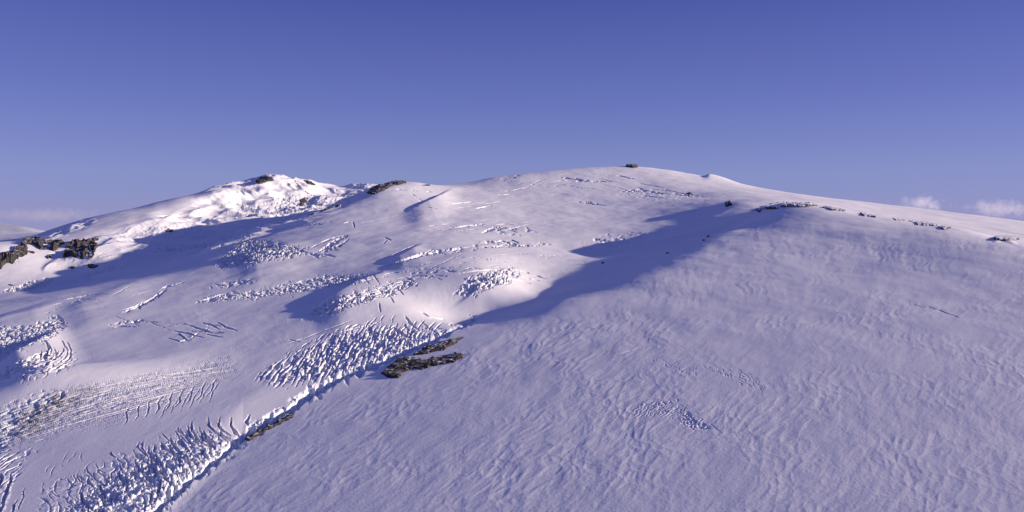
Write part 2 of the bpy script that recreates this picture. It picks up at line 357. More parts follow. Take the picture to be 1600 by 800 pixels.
furrows([(70, 830), (115, 778), (178, 738), (240, 704), (290, 680), (340, 674), (380, 682), (345, 722), (300, 755), (262, 790), (225, 830)], 5.2, 3.0, ang_of(250, 730, 10, 14), soft=26, seed=26, duty=.6, warp=.55, cross=.7, stretch=3.6)
arcs([(80, 780), (140, 742), (200, 708), (250, 690), (300, 668)], 12, 22, -58, -4, 1.5, 3, 9)
arcs([(120, 790), (180, 750), (240, 715), (300, 690), (350, 675)], 18, 30, -55, -5, 2.4, 4.5, 10)
furrows([(60, 830), (60, 760), (140, 730), (230, 690), (290, 668), (300, 690), (230, 740), (160, 800), (120, 830)], 5.5, 1.3, ang_of(150, 760, 6, 14), soft=16, seed=23, duty=.4)

# ---- crevasse field in mid picture
aa = ang_of(560, 545, 7, -14)
furrows([(395, 592), (430, 566), (475, 540), (520, 518), (575, 505), (640, 508), (690, 520), (650, 545), (600, 560), (560, 580), (500, 596), (430, 605)], 5.4, 3.4, aa, soft=14, seed=31, duty=.66, warp=.35, cross=.6, stretch=9, field=3)
seracs([(440, 588), (480, 548), (530, 522), (600, 512), (680, 520), (650, 545), (600, 562), (550, 580), (480, 596)], 4.4, 1.6, aa, 4.5, soft=16, gap=.34, seed=33, ice=.2)
arcs([(415, 585), (450, 560), (500, 532), (560, 510), (620, 498)], 16, 20, 55, 3, 1.5, 3, 6)
arcs([(600, 520), (650, 508), (690, 515)], 7, 22, 50, 3, 2.2, 4, 6)
for pl, w_ in (([(632, 492), (640, 505), (658, 518)], 3.2), ([(655, 498), (668, 512), (690, 525)], 2.4), ([(614, 510), (628, 522), (640, 528)], 3.4), ([(632, 505), (638, 518)], 2.6),
           ([(656, 486), (672, 496), (700, 500)], 2.6), ([(592, 472), (594, 488)], 2.6), ([(606, 460), (616, 474)], 2.2), ([(618, 455), (600, 466)], 2.2), ([(620, 448), (632, 462)], 1.8),
           ([(585, 506), (560, 512), (530, 520)], 1.6), ([(590, 503), (575, 516)], 2.4), ([(600, 520), (618, 508)], 2.2)):
    crack(pl, w_, 4.5, 1.0)
crack([(560, 497), (520, 512), (480, 527), (440, 541)], 1.3, 2.0, 0.5)
crack([(470, 535), (450, 531)], 1.2, 2.0, 0.5)

# ---- bright streaked swell
af = ang_of(220, 620, 40, -11)
furrows([(-40, 690), (20, 640), (80, 612), (170, 588), (260, 570), (345, 552), (385, 560), (370, 585), (320, 612), (260, 640), (190, 664), (100, 684), (0, 705), (-40, 735)], 3.8, 1.15, af, soft=22, seed=41, duty=.5, warp=.5, cross=.4, stretch=12, field=4)
seracs([(-40, 660), (60, 610), (170, 592), (300, 566), (370, 560), (330, 590), (240, 630), (120, 668), (-40, 700)], 2.6, 0.42, af, 5.0, soft=20, gap=.3, seed=43, ice=.1)
for k in range(9):
    x0 = 195 + k * 17; y0 = 655 - k * 5.5
    crack([(x0 + 8, y0 - 22), (x0 + 2, y0 - 10), (x0 + 4 - k * 0.6, y0), (x0 - 2 - k, y0 + 10)], 1.7, 2.4, 0.4)
for k in range(6):
    x0 = 250 + k * 15; y0 = 652 - k * 5
    crack([(x0 + 20, y0 - 34), (x0 + 8, y0 - 16), (x0, y0 + 4)], 1.0, 1.2, 0.3)
seracs([(-40, 700), (-40, 650), (20, 625), (70, 612), (120, 606), (105, 625), (60, 650), (40, 668), (20, 700), (-10, 730)], 5.0, 1.9, af, 3.0, soft=14, gap=.3, seed=45, ice=.55, field=5)
ii, m, u, v = poly_mask([(20, 690), (30, 640), (80, 612), (150, 600), (160, 612), (110, 640), (80, 668), (50, 690)], 16)
DIRTf[ii] = np.maximum(DIRTf[ii], (m * sstep(0.0, 0.5, fbm(u / 16, v / 5, 47, 3) + 0.3)).astype(np.float32))
furrows([(-40, 800), (-40, 720), (30, 700), (60, 700), (40, 730), (0, 780)], 7, 1.6, ang_of(20, 720, 20, -14), soft=10, seed=48, duty=.4)
crack([(17, 736), (16, 752), (10, 768), (4, 790), (-6, 815)], 4.2, 7, 0.8); crack([(0, 738), (3, 748), (-2, 762)], 4, 6, .6); crack([(28, 780), (20, 795), (14, 815)], 2.6, 4, .6); crack([(38, 760), (36, 775), (28, 798)], 1.4, 2, .4)
crack([(0, 722), (14, 714), (26, 710)], 1.6, 3, .5); crack([(-5, 735), (12, 724), (32, 712)], 1.4, 2.5, .5)

# ---- far left icefall with its fan of crevasses
seracs([(-40, 520), (0, 510), (40, 508), (65, 500), (90, 488), (108, 505), (95, 520), (60, 538), (20, 552), (-40, 575)], 6.5, 3.6, ang_of(60, 530, 20, -10), 2.0, soft=9, gap=.35, seed=51, ice=.4, field=6)
seracs([(-40, 600), (-10, 590), (30, 562), (70, 548), (100, 545), (85, 560), (50, 575), (0, 600)], 5.5, 2.8, ang_of(60, 565, 20, -12), 2.4, soft=6, gap=.35, seed=53, ice=.35)
for k in range(9):
    r_ = 18 + k * 6.6 + arng.normal() * 1.6; aa_ = np.radians(np.linspace(arng.uniform(-60, -5), arng.uniform(60, 105), 8)); jx, jy = arng.normal(size=2) * 2
    crack([(48 + jx + r_ * math.cos(q) - k * .8, 550 + jy + (0.5 + 0.03 * arng.normal()) * r_ * math.sin(q)) for q in aa_], arng.uniform(1.2, 2.4), 4.2 - k * 0.3, .9)
furrows([(20, 595), (60, 560), (100, 540), (122, 545), (120, 570), (90, 585), (40, 600)], 7, 2.4, ang_of(80, 572, 14, -11), soft=9, seed=55, duty=.3, stretch=8)

# ---- icefalls higher up the glacier
seracs([(338, 408), (355, 392), (378, 378), (400, 372), (430, 380), (470, 386), (482, 394), (450, 400), (415, 404), (380, 414), (345, 416)], 12, 3.2, 80, 2.4, soft=7, gap=.4, seed=61, ice=.4, field=7)
for pl, w_ in (([(455, 385), (468, 390), (482, 396)], 2.4), ([(476, 395), (500, 400), (520, 397)], 3), ([(480, 392), (500, 380), (520, 372), (545, 366)], 2), ([(505, 392), (520, 383), (530, 375)], 1.8), ([(505, 397), (525, 402)], 2), ([(490, 398), (498, 405)], 2),
           ([(500, 388), (530, 391)], 1.2), ([(450, 357), (480, 352), (508, 350)], 1.2), ([(535, 349), (555, 345)], 1.2), ([(552, 346), (553, 356)], 2.4)):
    crack(pl, w_, 7, 2.0)
seracs([(308, 472), (335, 462), (380, 458), (420, 452), (460, 440), (500, 434), (560, 428), (585, 430), (560, 440), (520, 447), (470, 455), (420, 462), (350, 470)], 9, 2.6, 30, 2.2, soft=9, gap=.36, seed=63, ice=.4, field=8)
arcs([(320, 470), (400, 458), (470, 447), (560, 436)], 12, 34, -4, 2, 1.3, 5, 5)
arcs([(500, 440), (560, 438), (590, 440)], 6, 18, -50, 2, 1.4, 5, 4)
arcs([(330, 450), (390, 440)], 4, 26, 6, 2, 1.2, 4, 4)
seracs([(320, 455), (345, 442), (375, 437), (400, 440), (370, 448)], 9, 3.6, ang_of(350, 445, 30, -8), 2.2, soft=6, gap=.36, seed=64, ice=.35)
for pl in ([(520, 432), (528, 440), (535, 448)], [(375, 438), (395, 440)], [(310, 472), (340, 462), (360, 458)]): crack(pl, 1.8, 5, 1.2)
seracs([(474, 497), (490, 482), (520, 468), (560, 456), (600, 446), (642, 438), (650, 446), (620, 456), (580, 468), (540, 482), (500, 494)], 7, 2.4, 40, 1.8, soft=7, gap=.35, seed=65, ice=.3, field=9)
arcs([(530, 480), (590, 462), (640, 448)], 9, 20, 55, 3, 1.7, 4, 4)
arcs([(560, 438), (640, 430), (700, 430)], 7, 40, 2, 2, 1.0, 4, 5)
seracs([(712, 458), (735, 436), (765, 424), (800, 420), (812, 430), (790, 442), (760, 450), (735, 462)], 8, 2.6, 50, 1.8, soft=8, gap=.36, seed=67, ice=.3, field=10)
arcs([(720, 455), (760, 440), (800, 432)], 7, 22, 40, 3, 1.8, 5, 4)
arcs([(640, 425), (700, 422), (780, 420)], 6, 46, 2, 2, 0.9, 3, 4)
for pl in ([(800, 420), (830, 428), (855, 437)], [(805, 428), (830, 436), (850, 440)], [(795, 434), (820, 441), (838, 445)], [(775, 421), (740, 424), (715, 428)]): crack(pl, 1.8, 6, 1.6)
for pl, w_ in (([(600, 418), (625, 408), (655, 398), (690, 392), (750, 384)], 1.8), ([(640, 404), (660, 396)], 2), ([(745, 385), (790, 384), (830, 383)], 1.4), ([(770, 378), (800, 375), (815, 382)], 1.4), ([(750, 380), (785, 378)], 1.3),
           ([(700, 356), (740, 352), (765, 350)], 1.4), ([(755, 362), (770, 356)], 1.6), ([(790, 357), (808, 364)], 1.3), ([(600, 405), (655, 380)], 1.3), ([(740, 326), (768, 322)], 1.6), ([(700, 320), (740, 315)], 1.1), ([(785, 300), (830, 292)], 1.0),
           ([(770, 305), (810, 303)], 1.0), ([(898, 315), (920, 318), (948, 321)], 1.8), ([(870, 277), (900, 280), (925, 284)], 1.6), ([(910, 281), (955, 285)], 1.4), ([(960, 274), (995, 280)], 1.5), ([(970, 300), (1010, 298), (1040, 305)], 1.7),
           ([(1000, 306), (1040, 309)], 1.3), ([(1055, 304), (1080, 307)], 1.2), ([(600, 371), (612, 376)], 2), ([(605, 375), (598, 381)], 1.5)):
    crack(pl, w_, 8, 2.5)
seracs([(640, 402), (660, 392), (700, 386), (780, 378), (850, 378), (860, 383), (780, 390), (720, 396), (660, 404)], 12, 2.6, ang_of(740, 388, 30, -3), 2.2, soft=7, gap=.3, seed=68, ice=.2, gain=lambda u, v: sstep(-.1, .35, perlin(u / 22, v / 8, 5)))
seracs([(745, 366), (770, 352), (840, 352), (862, 364), (800, 370)], 13, 3.0, ang_of(800, 360, 30, 3), 2.0, soft=7, gap=.3, seed=69, ice=.2, gain=lambda u, v: sstep(0, .4, perlin(u / 18, v / 7, 6)))
furrows([(905, 392), (930, 370), (975, 364), (1015, 362), (1012, 376), (960, 388)], 14, 3.5, 4, soft=8, seed=70, duty=.5, field=11)
furrows([(960, 300), (1010, 292), (1090, 300), (1120, 312), (1040, 316), (980, 310)], 26, 3, 2, soft=8, seed=71, duty=.4, d0=2400)
seracs([(780, 300), (860, 282), (940, 276), (960, 284), (900, 292), (820, 304)], 24, 3.5, 5, 2.0, soft=10, gap=.25, seed=72, ice=.1, smooth=.5, gain=lambda u, v: sstep(-.1, .5, perlin(u / 25, v / 7, 7)))
seracs([(778, 285), (785, 275), (812, 271), (812, 277)], 14, 3, 0, 2, soft=3, seed=73)
furrows([(335, 412), (355, 390), (378, 374), (405, 370), (435, 378), (476, 386), (490, 396), (450, 404), (415, 408), (380, 418), (345, 420)], 9.5, 6.0, 82, soft=7, seed=601, duty=.62, warp=.6, cross=.7, stretch=3.5)
furrows([(300, 474), (335, 460), (380, 455), (420, 449), (460, 437), (500, 431), (560, 425), (592, 430), (560, 444), (520, 450), (470, 458), (420, 465), (350, 474)], 8, 3.8, 28, soft=8, seed=602, duty=.55, warp=.7, cross=.8, stretch=4)
furrows([(474, 500), (490, 480), (520, 465), (560, 452), (600, 442), (645, 434), (656, 446), (620, 460), (580, 472), (540, 485), (500, 497)], 6.5, 3.6, 62, soft=7, seed=603, duty=.6, warp=.6, cross=.8, stretch=3.2)
furrows([(706, 460), (730, 434), (762, 421), (803, 417), (818, 430), (792, 445), (762, 454), (735, 466)], 7, 3.8, 58, soft=7, seed=604, duty=.6, warp=.7, cross=.8, stretch=3.2)
# crevasses with snow bridges
a_ = ang_of(320, 520, 30, 6)
for pl, w_ in (([(292, 508), (312, 514), (330, 520), (352, 520)], 1.8), ([(270, 516), (295, 522), (320, 528)], 1.6), ([(315, 504), (330, 508), (345, 516)], 1.6), ([(338, 503), (350, 510), (372, 518)], 1.6), ([(262, 528), (280, 534), (300, 530)], 1.5),
           ([(278, 518), (284, 526), (296, 534)], 1.6), ([(320, 523), (350, 527)], 1.2), ([(325, 512), (320, 520)], 2), ([(300, 528), (310, 520)], 1.5), ([(170, 510), (200, 505), (225, 500)], 1.3), ([(175, 510), (215, 511)], 1.2), ([(190, 505), (222, 504)], 1.1),
           ([(190, 485), (215, 478), (240, 466), (262, 452)], 2.0), ([(248, 458), (254, 450), (285, 442)], 1.3), ([(205, 482), (230, 468)], 1.4), ([(100, 468), (140, 462)], 1.2)):
    crack(pl, w_, 5, 1.3)
seracs([(188, 490), (210, 478), (240, 462), (262, 450), (258, 458), (240, 470), (215, 484)], 8, 2.5, ang_of(220, 475, 20, -9), 2, soft=4, seed=74, ice=.3)
seracs([(60, 500), (110, 462), (150, 460), (130, 472), (90, 484)], 9, 2.2, 10, 2, soft=8, seed=75, gain=lambda u, v: sstep(.0, .4, perlin(u / 15, v / 7, 9)))

for k_, (pl, w_, sz_, am_) in enumerate((([(590, 421), (625, 409), (655, 399), (690, 392), (750, 385)], 7, 8, 6), ([(640, 404), (670, 393), (720, 388)], 6, 9, 5), ([(740, 388), (790, 384), (850, 384)], 6, 10, 4), ([(745, 378), (780, 377), (815, 382)], 5, 10, 4),
        ([(690, 358), (740, 352), (770, 350)], 4, 10, 4), ([(750, 365), (772, 357), (800, 356)], 6, 10, 5), ([(735, 327), (768, 322)], 4, 12, 5), ([(895, 315), (920, 317), (950, 322)], 5, 12, 5), ([(870, 277), (900, 280), (930, 285)], 5, 16, 6), ([(905, 281), (955, 286)], 4, 16, 5),
        ([(960, 300), (1000, 297), (1045, 304)], 6, 14, 6), ([(1040, 300), (1075, 304), (1100, 308)], 5, 14, 5), ([(570, 300), (620, 296), (680, 300)], 4, 12, 3), ([(450, 357), (490, 350), (520, 346)], 4, 10, 5), ([(490, 398), (520, 380), (550, 364)], 7, 9, 7), ([(500, 396), (530, 385), (545, 374)], 6, 9, 6),
        ([(640, 428), (690, 424), (740, 424)], 4, 8, 3), ([(186, 490), (215, 480), (240, 466), (264, 450)], 6, 6, 4.5), ([(170, 508), (200, 503), (228, 500)], 5, 5, 3), ([(250, 459), (262, 448), (288, 441)], 4, 6, 3), ([(370, 352), (410, 348), (440, 344)], 3, 10, 3), ([(640, 300), (660, 315), (640, 330)], 4, 11, 4))):
    broken(pl, w_, sz_, am_, 15 + 25 * (k_ % 3), 500 + k_)
# ---- faint sagging slots on the open glacier
arcs([(620, 425), (700, 410), (800, 395), (870, 400)], 9, 60, 3, 2, 0.8, 2.5, 8, .5)
arcs([(560, 345), (640, 330), (720, 325), (800, 315)], 7, 50, 6, 2, 0.8, 3, 10, .5)
arcs([(680, 360), (760, 352), (840, 350)], 7, 50, 2, 2, 0.9, 3, 7, .8)
arcs([(860, 300), (930, 292), (1010, 296), (1080, 302)], 9, 50, -4, 2, 0.9, 4, 9, .8)
arcs([(780, 290), (860, 282), (940, 276)], 6, 46, 4, 2, 0.9, 4, 6, .8)
arcs([(180, 500), (260, 505), (340, 520)], 6, 40, -8, 3, 0.9, 2, 8, .4)
arcs([(80, 480), (150, 465), (230, 455)], 5, 50, 14, 2, 0.9, 2, 6, .4)
arcs([(60, 740), (110, 725), (150, 715)], 6, 30, 60, 3, 0.8, 1.0, 8, .2)
# ---- left mountain
MD = 2150
seracs([(-40, 468), (0, 455), (50, 436), (85, 432), (90, 440), (50, 458), (0, 468)], 17, 8, 20, 1.2, soft=5, gap=.35, seed=81, d0=MD, ice=.4, field=12)
seracs([(95, 446), (140, 425), (185, 412), (190, 420), (140, 436)], 16, 4, 20, 1.4, soft=7, gap=.3, seed=82, d0=MD, ice=.2)
seracs([(225, 392), (260, 384), (310, 382), (350, 374), (380, 366), (410, 360), (400, 366), (350, 384), (300, 392), (240, 395)], 18, 8, 30, 1.4, soft=5, gap=.35, seed=83, d0=MD, ice=.3, field=13)
seracs([(405, 330), (420, 310), (450, 303), (500, 305), (560, 306), (545, 322), (500, 330), (470, 340), (430, 342)], 26, 12, 60, 1.8, soft=9, gap=.34, seed=84, d0=MD, ice=.25, field=14, smooth=.4)
seracs([(350, 318), (375, 308), (410, 318), (405, 334), (375, 342), (355, 334)], 26, 7, 60, 2.0, soft=9, gap=.3, seed=85, d0=MD, ice=.2, smooth=.3)
seracs([(260, 360), (290, 347), (330, 350), (345, 362), (320, 374), (280, 378)], 18, 6, 60, 1.3, soft=8, gap=.3, seed=86, d0=MD, ice=.2, smooth=.3)
step([(300, 310), (330, 312), (352, 322), (372, 330)], 16, 30, 8, d0=MD); step([(396, 300), (412, 296), (425, 300)], 12, 25, 7, d0=MD)
step([(210, 348), (250, 340), (310, 334)], 14, 22, 6, d0=MD)
ii, m, u, v = poly_mask([(70, 375), (90, 357), (140, 341), (150, 345), (120, 360), (90, 372)], 6, MD, wobble=.3)
Zf[ii] += (m * fbm(Xf[ii] / 70, Yf[ii] / 90, 89, 3) * 22).astype(np.float32)

# ---- near slope: wind-packed snow
ii = np.nonzero((Y < 2600).ravel() & VIS.ravel())[0]
x, y = Xf[ii], Yf[ii]; u, v = Uf[ii], Vf[ii]
onn = sstep(-6, 30, v - rim_v(u)) * sstep(2600, 1500, y)
near = 0.18 + 0.82 * onn
an = 54
wx = fbm(x / 60, y / 80, 101, 2) * 13
a, b_ = rot(x + wx, y + wx * 0.4, an)
far = np.clip(y / 900, .8, 1.8)
far = np.interp(y, [400, 900, 1600], [0.62, 0.9, 1.7])
big = fbm(a / 40 / far, b_ / 24 / far, 102, 4, .5) * 0.50 * far ** .7
cup = worley(a / 17 / far + .5 * perlin(a / 25, b_ / 25, 119), b_ / 10 / far, 118)
scal = (np.minimum(1, (cup[1] - cup[0]) * 1.6) - .5) * -0.20 * sstep(-.4, .2, perlin(x / 70, y / 90, 121)) * far ** .8
strk = fbm(a / 18, b_ / 4.5, 104, 3, .5) * 0.075
crs = ridged(b_ / 18 + a / 60, a / 9 + b_ / 30, 105, 2) * 0.08 * sstep(-.15, .4, perlin(x / 40, y / 55, 106)) * sstep(1150, 750, y)
fine = fbm(x / 2.2, y / 2.8, 107, 3) * 0.03 * sstep(900, 500, y)
near = 0.34 + 0.66 * onn
amp_ = 0.45 + 0.66 * sstep(-.45, .4, fbm(x / 150, y / 210, 108, 2))
Zf[ii] += ((big + scal + strk + crs) * near * amp_ * (1 - 0.32 * sstep(900, 1500, u)) + fine * near).astype(np.float32)
# cracked patch and hairline cracks on it
for poly, s_ in (([(975, 650), (1000, 628), (1040, 622), (1070, 628), (1100, 650), (1108, 672), (1085, 674), (1055, 655), (1020, 658)], 111), ([(985, 562), (1040, 558), (1090, 572), (1090, 590), (1040, 580), (1000, 575)], 112), ([(1090, 572), (1150, 570), (1210, 600), (1190, 612), (1140, 600)], 113)):
    furrows(poly, 3.0 if s_ == 111 else 3.6, 0.42 if s_ == 111 else .2, ang_of(1060, 640, 12, -16) if s_ != 113 else ang_of(1150, 590, 14, 16), soft=10, seed=s_, duty=.45, warp=1.0, stretch=5, ice=0)
seracs([(1055, 655), (1075, 640), (1090, 655), (1108, 665), (1105, 675), (1070, 672)], 2.2, 0.6, ang_of(1080, 660, 6, -16), 3.0, soft=7, gap=.3, seed=115, ice=.05)
for pl, w_, dp in (([(1445, 478), (1470, 486), (1505, 499)], 1.2, 1.0), ([(1425, 474), (1445, 482)], .9, .6), ([(955, 558), (1010, 541)], 1.0, .5), ([(1108, 660), (1130, 680)], .8, .3), ([(1250, 560), (1280, 578), (1310, 590)], .7, .15)):
    crack(pl, w_, dp, 0.12)
print('relief', time.time() - T0)

# ------------------------------------------------------------------ materials
def new_mat(name):
    m = bpy.data.materials.new(name); m.use_nodes = True
    nt = m.node_tree; b = nt.nodes['Principled BSDF']
    return m, nt, b
def N(nt, t, **k):
    n_ = nt.nodes.new(t)
    for a, b in k.items(): setattr(n_, a, b)
    return n_
def ramp(nt, fac, stops):
    r = N(nt, 'ShaderNodeValToRGB'); nt.links.new(fac, r.inputs[0]); cr_ = r.color_ramp
    for i, (p_, c_) in enumerate(stops):
        e = cr_.elements[i] if i < 2 else cr_.elements.new(p_)
        e.position = p_; e.color = (*c_, 1) if len(c_) == 3 else c_
    return r.outputs[0]
def noise(nt, vec, scale, detail=4, rough=0.55):
    n_ = N(nt, 'ShaderNodeTexNoise'); n_.inputs['Scale'].default_value = scale; n_.inputs['Detail'].default_value = detail; n_.inputs['Roughness'].default_value = rough
    nt.links.new(vec, n_.inputs['Vector']); return n_.outputs[0]
def mixc(nt, fac, a, b_):
    m_ = N(nt, 'ShaderNodeMix', data_type='RGBA')
    for k, v_ in ((0, fac), (6, a), (7, b_)):
        if isinstance(v_, (tuple, float)): m_.inputs[k].default_value = (*v_, 1) if isinstance(v_, tuple) else v_
        else: nt.links.new(v_, m_.inputs[k])
    return m_.outputs[2]
snow, nt, b = new_mat('snow')
geo = N(nt, 'ShaderNodeNewGeometry'); pos = geo.outputs['Position']
ca = N(nt, 'ShaderNodeAttribute', attribute_name='ice'); cd_ = N(nt, 'ShaderNodeAttribute', attribute_name='grit')
c0 = ramp(nt, noise(nt, pos, 0.011, 5), [(0.35, (0.80, 0.80, 0.85)), (0.65, (0.88, 0.87, 0.89))])
c1 = mixc(nt, ca.outputs['Fac'], c0, (0.42, 0.58, 0.70))
gr = N(nt, 'ShaderNodeMath', operation='MULTIPLY'); nt.links.new(cd_.outputs['Fac'], gr.inputs[0])
nt.links.new(ramp(nt, noise(nt, pos, 0.25, 5, .7), [(0.30, (0, 0, 0)), (0.55, (0.8, 0.8, 0.8))]), gr.inputs[1])
c2 = mixc(nt, gr.outputs[0], c1, (0.16, 0.14, 0.115))
nt.links.new(c2, b.inputs['Base Color']); b.inputs['Roughness'].default_value = 0.7; b.inputs['Specular IOR Level'].default_value = 0.25
bp = N(nt, 'ShaderNodeBump'); bp.inputs['Strength'].default_value = 0.55; bp.inputs['Distance'].default_value = 0.25
nt.links.new(noise(nt, pos, 0.55, 6, .62), bp.inputs['Height']); nt.links.new(bp.outputs[0], b.inputs['Normal'])

hazed_snow, nt, b = new_mat('hazed_snow'); pos = N(nt, 'ShaderNodeNewGeometry').outputs['Position']  # snow of the far hills, distance haze and dimness painted into its colour
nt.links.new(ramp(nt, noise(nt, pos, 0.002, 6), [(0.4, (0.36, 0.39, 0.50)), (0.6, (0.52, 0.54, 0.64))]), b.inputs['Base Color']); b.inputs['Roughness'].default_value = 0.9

def rock_mat(name, dark, mid, rust, snow_lo=0.80, snow_hi=0.93, scale=0.12):
    m, nt, b = new_mat(name)
    geo = N(nt, 'ShaderNodeNewGeometry'); pos = geo.outputs['Position']
    n1 = noise(nt, pos, scale, 8, .65); n2 = noise(nt, pos, scale * 4.2, 6, .7)
    c = ramp(nt, n1, [(0.32, dark), (0.5, mid), (0.66, rust)])
    c = mixc(nt, ramp(nt, n2, [(0.45, (0, 0, 0)), (0.7, (0.7, 0.7, 0.7))]), c, dark)
    sp = N(nt, 'ShaderNodeSeparateXYZ'); nt.links.new(geo.outputs['Normal'], sp.inputs[0])
    ad = N(nt, 'ShaderNodeMath', operation='MULTIPLY_ADD'); nt.links.new(noise(nt, pos, scale * 2.1, 6, .6), ad.inputs[0]); ad.inputs[1].default_value = 0.9; nt.links.new(sp.outputs['Z'], ad.inputs[2])
    mr = N(nt, 'ShaderNodeMapRange'); nt.links.new(ad.outputs[0], mr.inputs[0]); mr.inputs[1].default_value = snow_lo + 0.45; mr.inputs[2].default_value = snow_hi + 0.45
    c = mixc(nt, mr.outputs[0], c, (0.82, 0.82, 0.86))
    nt.links.new(c, b.inputs['Base Color']); b.inputs['Roughness'].default_value = 0.85; b.inputs['Specular IOR Level'].default_value = 0.2
    bp = N(nt, 'ShaderNodeBump'); bp.inputs['Strength'].default_value = 0.8; bp.inputs['Distance'].default_value = 0.6
    nt.links.new(n2, bp.inputs['Height']); nt.links.new(bp.outputs[0], b.inputs['Normal'])
    return m
rock_brown = rock_mat('brown_rock', (0.026, 0.025, 0.03), (0.065, 0.055, 0.047), (0.14, 0.105, 0.07), 0.95, 1.10)
crest_rock = rock_mat('crest_rock', (0.03, 0.03, 0.036), (0.07, 0.062, 0.06), (0.12, 0.10, 0.085), 0.80, 0.95, 0.06)
rock_grey = rock_mat('grey_rock', (0.026, 0.026, 0.032), (0.065, 0.058, 0.056), (0.12, 0.10, 0.085), 0.95, 1.12, 0.05)

# ------------------------------------------------------------------ mesh output
def link(name, me, mat, parent=None):
    o = bpy.data.objects.new(name, me); COL.objects.link(o)
    if mat is not None: me.materials.append(mat)
    if parent is not None: o.parent = parent
    return o
def mesh_from(verts, quads, name):
    me = bpy.data.meshes.new(name)
    me.vertices.add(len(verts)); me.vertices.foreach_set('co', np.ascontiguousarray(verts, np.float32).ravel())
    k = quads.shape[1]
    me.loops.add(quads.size); me.loops.foreach_set('vertex_index', np.ascontiguousarray(quads, np.int32).ravel())
    me.polygons.add(len(quads)); me.polygons.foreach_set('loop_start', np.arange(0, quads.size, k, dtype=np.int32))
    me.update(calc_edges=True)
    return me
idx = np.arange(NR * NU, dtype=np.int32).reshape(NR, NU)
Q = np.stack([idx[:-1, :-1], idx[:-1, 1:], idx[1:, 1:], idx[1:, :-1]], -1).reshape(-1, 4)
CO = np.stack([X, Y, Z], -1).reshape(-1, 3).astype(np.float32)
def sheet(name, mask):
    """one mesh made of the ground cells in mask"""
    q = Q[mask]; used, inv = np.unique(q.ravel(), return_inverse=True)
    me = mesh_from(CO[used], inv.reshape(-1, 4).astype(np.int32), name)
    for nm, arr in (('ice', ICEf), ('grit', DIRTf)):
        if arr[used].max() > 0: me.attributes.new(nm, 'FLOAT', 'POINT').data.foreach_set('value', arr[used].astype(np.float32))
    return link(name, me, snow)
def say(o, label, cat, group=None):
    o['label'] = label; o['category'] = cat
    if group: o['group'] = group
    return o
def main_piece(f):
    """the largest connected patch of a field; strays go back to the glacier"""
    ij = np.argwhere(FIELD == f)
    if not len(ij): return
    (i0, j0), (i1, j1) = ij.min(0), ij.max(0) + 1; sub = FIELD[i0:i1, j0:j1] == f; lab = np.where(sub, np.arange(1, sub.size + 1).reshape(sub.shape), 0)
    for _ in range(1500):
        o_ = lab.copy(); o_[1:] = np.maximum(o_[1:], lab[:-1]); o_[:-1] = np.maximum(o_[:-1], lab[1:]); o_[:, 1:] = np.maximum(o_[:, 1:], lab[:, :-1]); o_[:, :-1] = np.maximum(o_[:, :-1], lab[:, 1:]); o_[~sub] = 0
        if (o_ == lab).all(): break
        lab = o_
    ids, cnt = np.unique(lab[lab > 0], return_counts=True); w_ = FIELD[i0:i1, j0:j1]; w_[sub & (lab != ids[cnt.argmax()])] = 0
for f_ in range(1, 15): main_piece(f_)
c0_ = Q[:, 0]; qu, qv, qy, qf = Uf[c0_], Vf[c0_], Yf[c0_], FIELDf[c0_]
crest_d = np.interp(qu, [1170, 1235, 1300, 1400, 1500, 1600, 1900], [1850, 1800, 1660, 1500, 1310, 1132, 900])
is_near = (qf == 0) & (((qu < 1170) & (qv > rim_v(qu)) & (qy < 1900)) | ((qu >= 1170) & (qy < crest_d)))
is_mtn = (qf == 0) & (qy > np.interp(qu, [-220, 0, 100, 182, 325, 440, 580, 585], [2200, 2200, 2250, 2450, 2500, 2680, 3300, 9000]))
g = sheet('snow_slope', is_near); g['kind'] = 'structure'
g = sheet('mountain', is_mtn); g['kind'] = 'structure'
g = sheet('glacier', (qf == 0) & ~is_near & ~is_mtn); g['kind'] = 'structure'
ICEFALLS = [
    (1, 'bergschrund', 'long broken gap and ice blocks where the glacier meets the smooth snow slope', 'bergschrund'),
    (2, 'icefall', 'chaotic icefall of dark open crevasses against the lowest edge of the snow slope', 'icefall'),
    (3, 'crevasse_field', 'dense field of parallel upright ice ridges just beyond the brown rock outcrop', 'crevasse field'),
    (4, 'crevasse_field', 'broad sunlit swell of fine streaked crevasses curving across the lower glacier', 'crevasse field'),
    (5, 'icefall', 'tumbled ice blocks with grey grit at the end of the sunlit streaked swell', 'icefall'),
    (6, 'icefall', 'shadowed icefall with a fan of curved crevasses at the edge of the picture', 'icefall'),
    (7, 'icefall', 'compact cluster of tall seracs on the spur beside the long mountain shadow', 'icefall'),
    (8, 'icefall', 'long thin band of broken ice crossing the middle of the glacier', 'icefall'),
    (9, 'icefall', 'bright icefall on a brow that throws a pointed blue shadow', 'icefall'),
    (10, 'icefall', 'small icefall next to the big shaded hollow under the snow slope', 'icefall'),
    (11, 'crevasse_field', 'flat streaks of crevasses at the head of the big shaded hollow', 'crevasse field'),
    (12, 'icefall', 'rough ice below the rock cliffs at the foot of the far mountain', 'icefall'),
    (13, 'icefall', 'rubbly ice apron between the sunlit mountain flank and its blue shadow', 'icefall'),
    (14, 'icefall', 'steep white icefall under the rocky summit of the far mountain', 'icefall')]
print('fields', time.time() - T0)
for k, nm, lab, cat in ICEFALLS:
    if (qf == k).any(): say(sheet(nm, qf == k), lab, cat)
print('mesh', time.time() - T0)

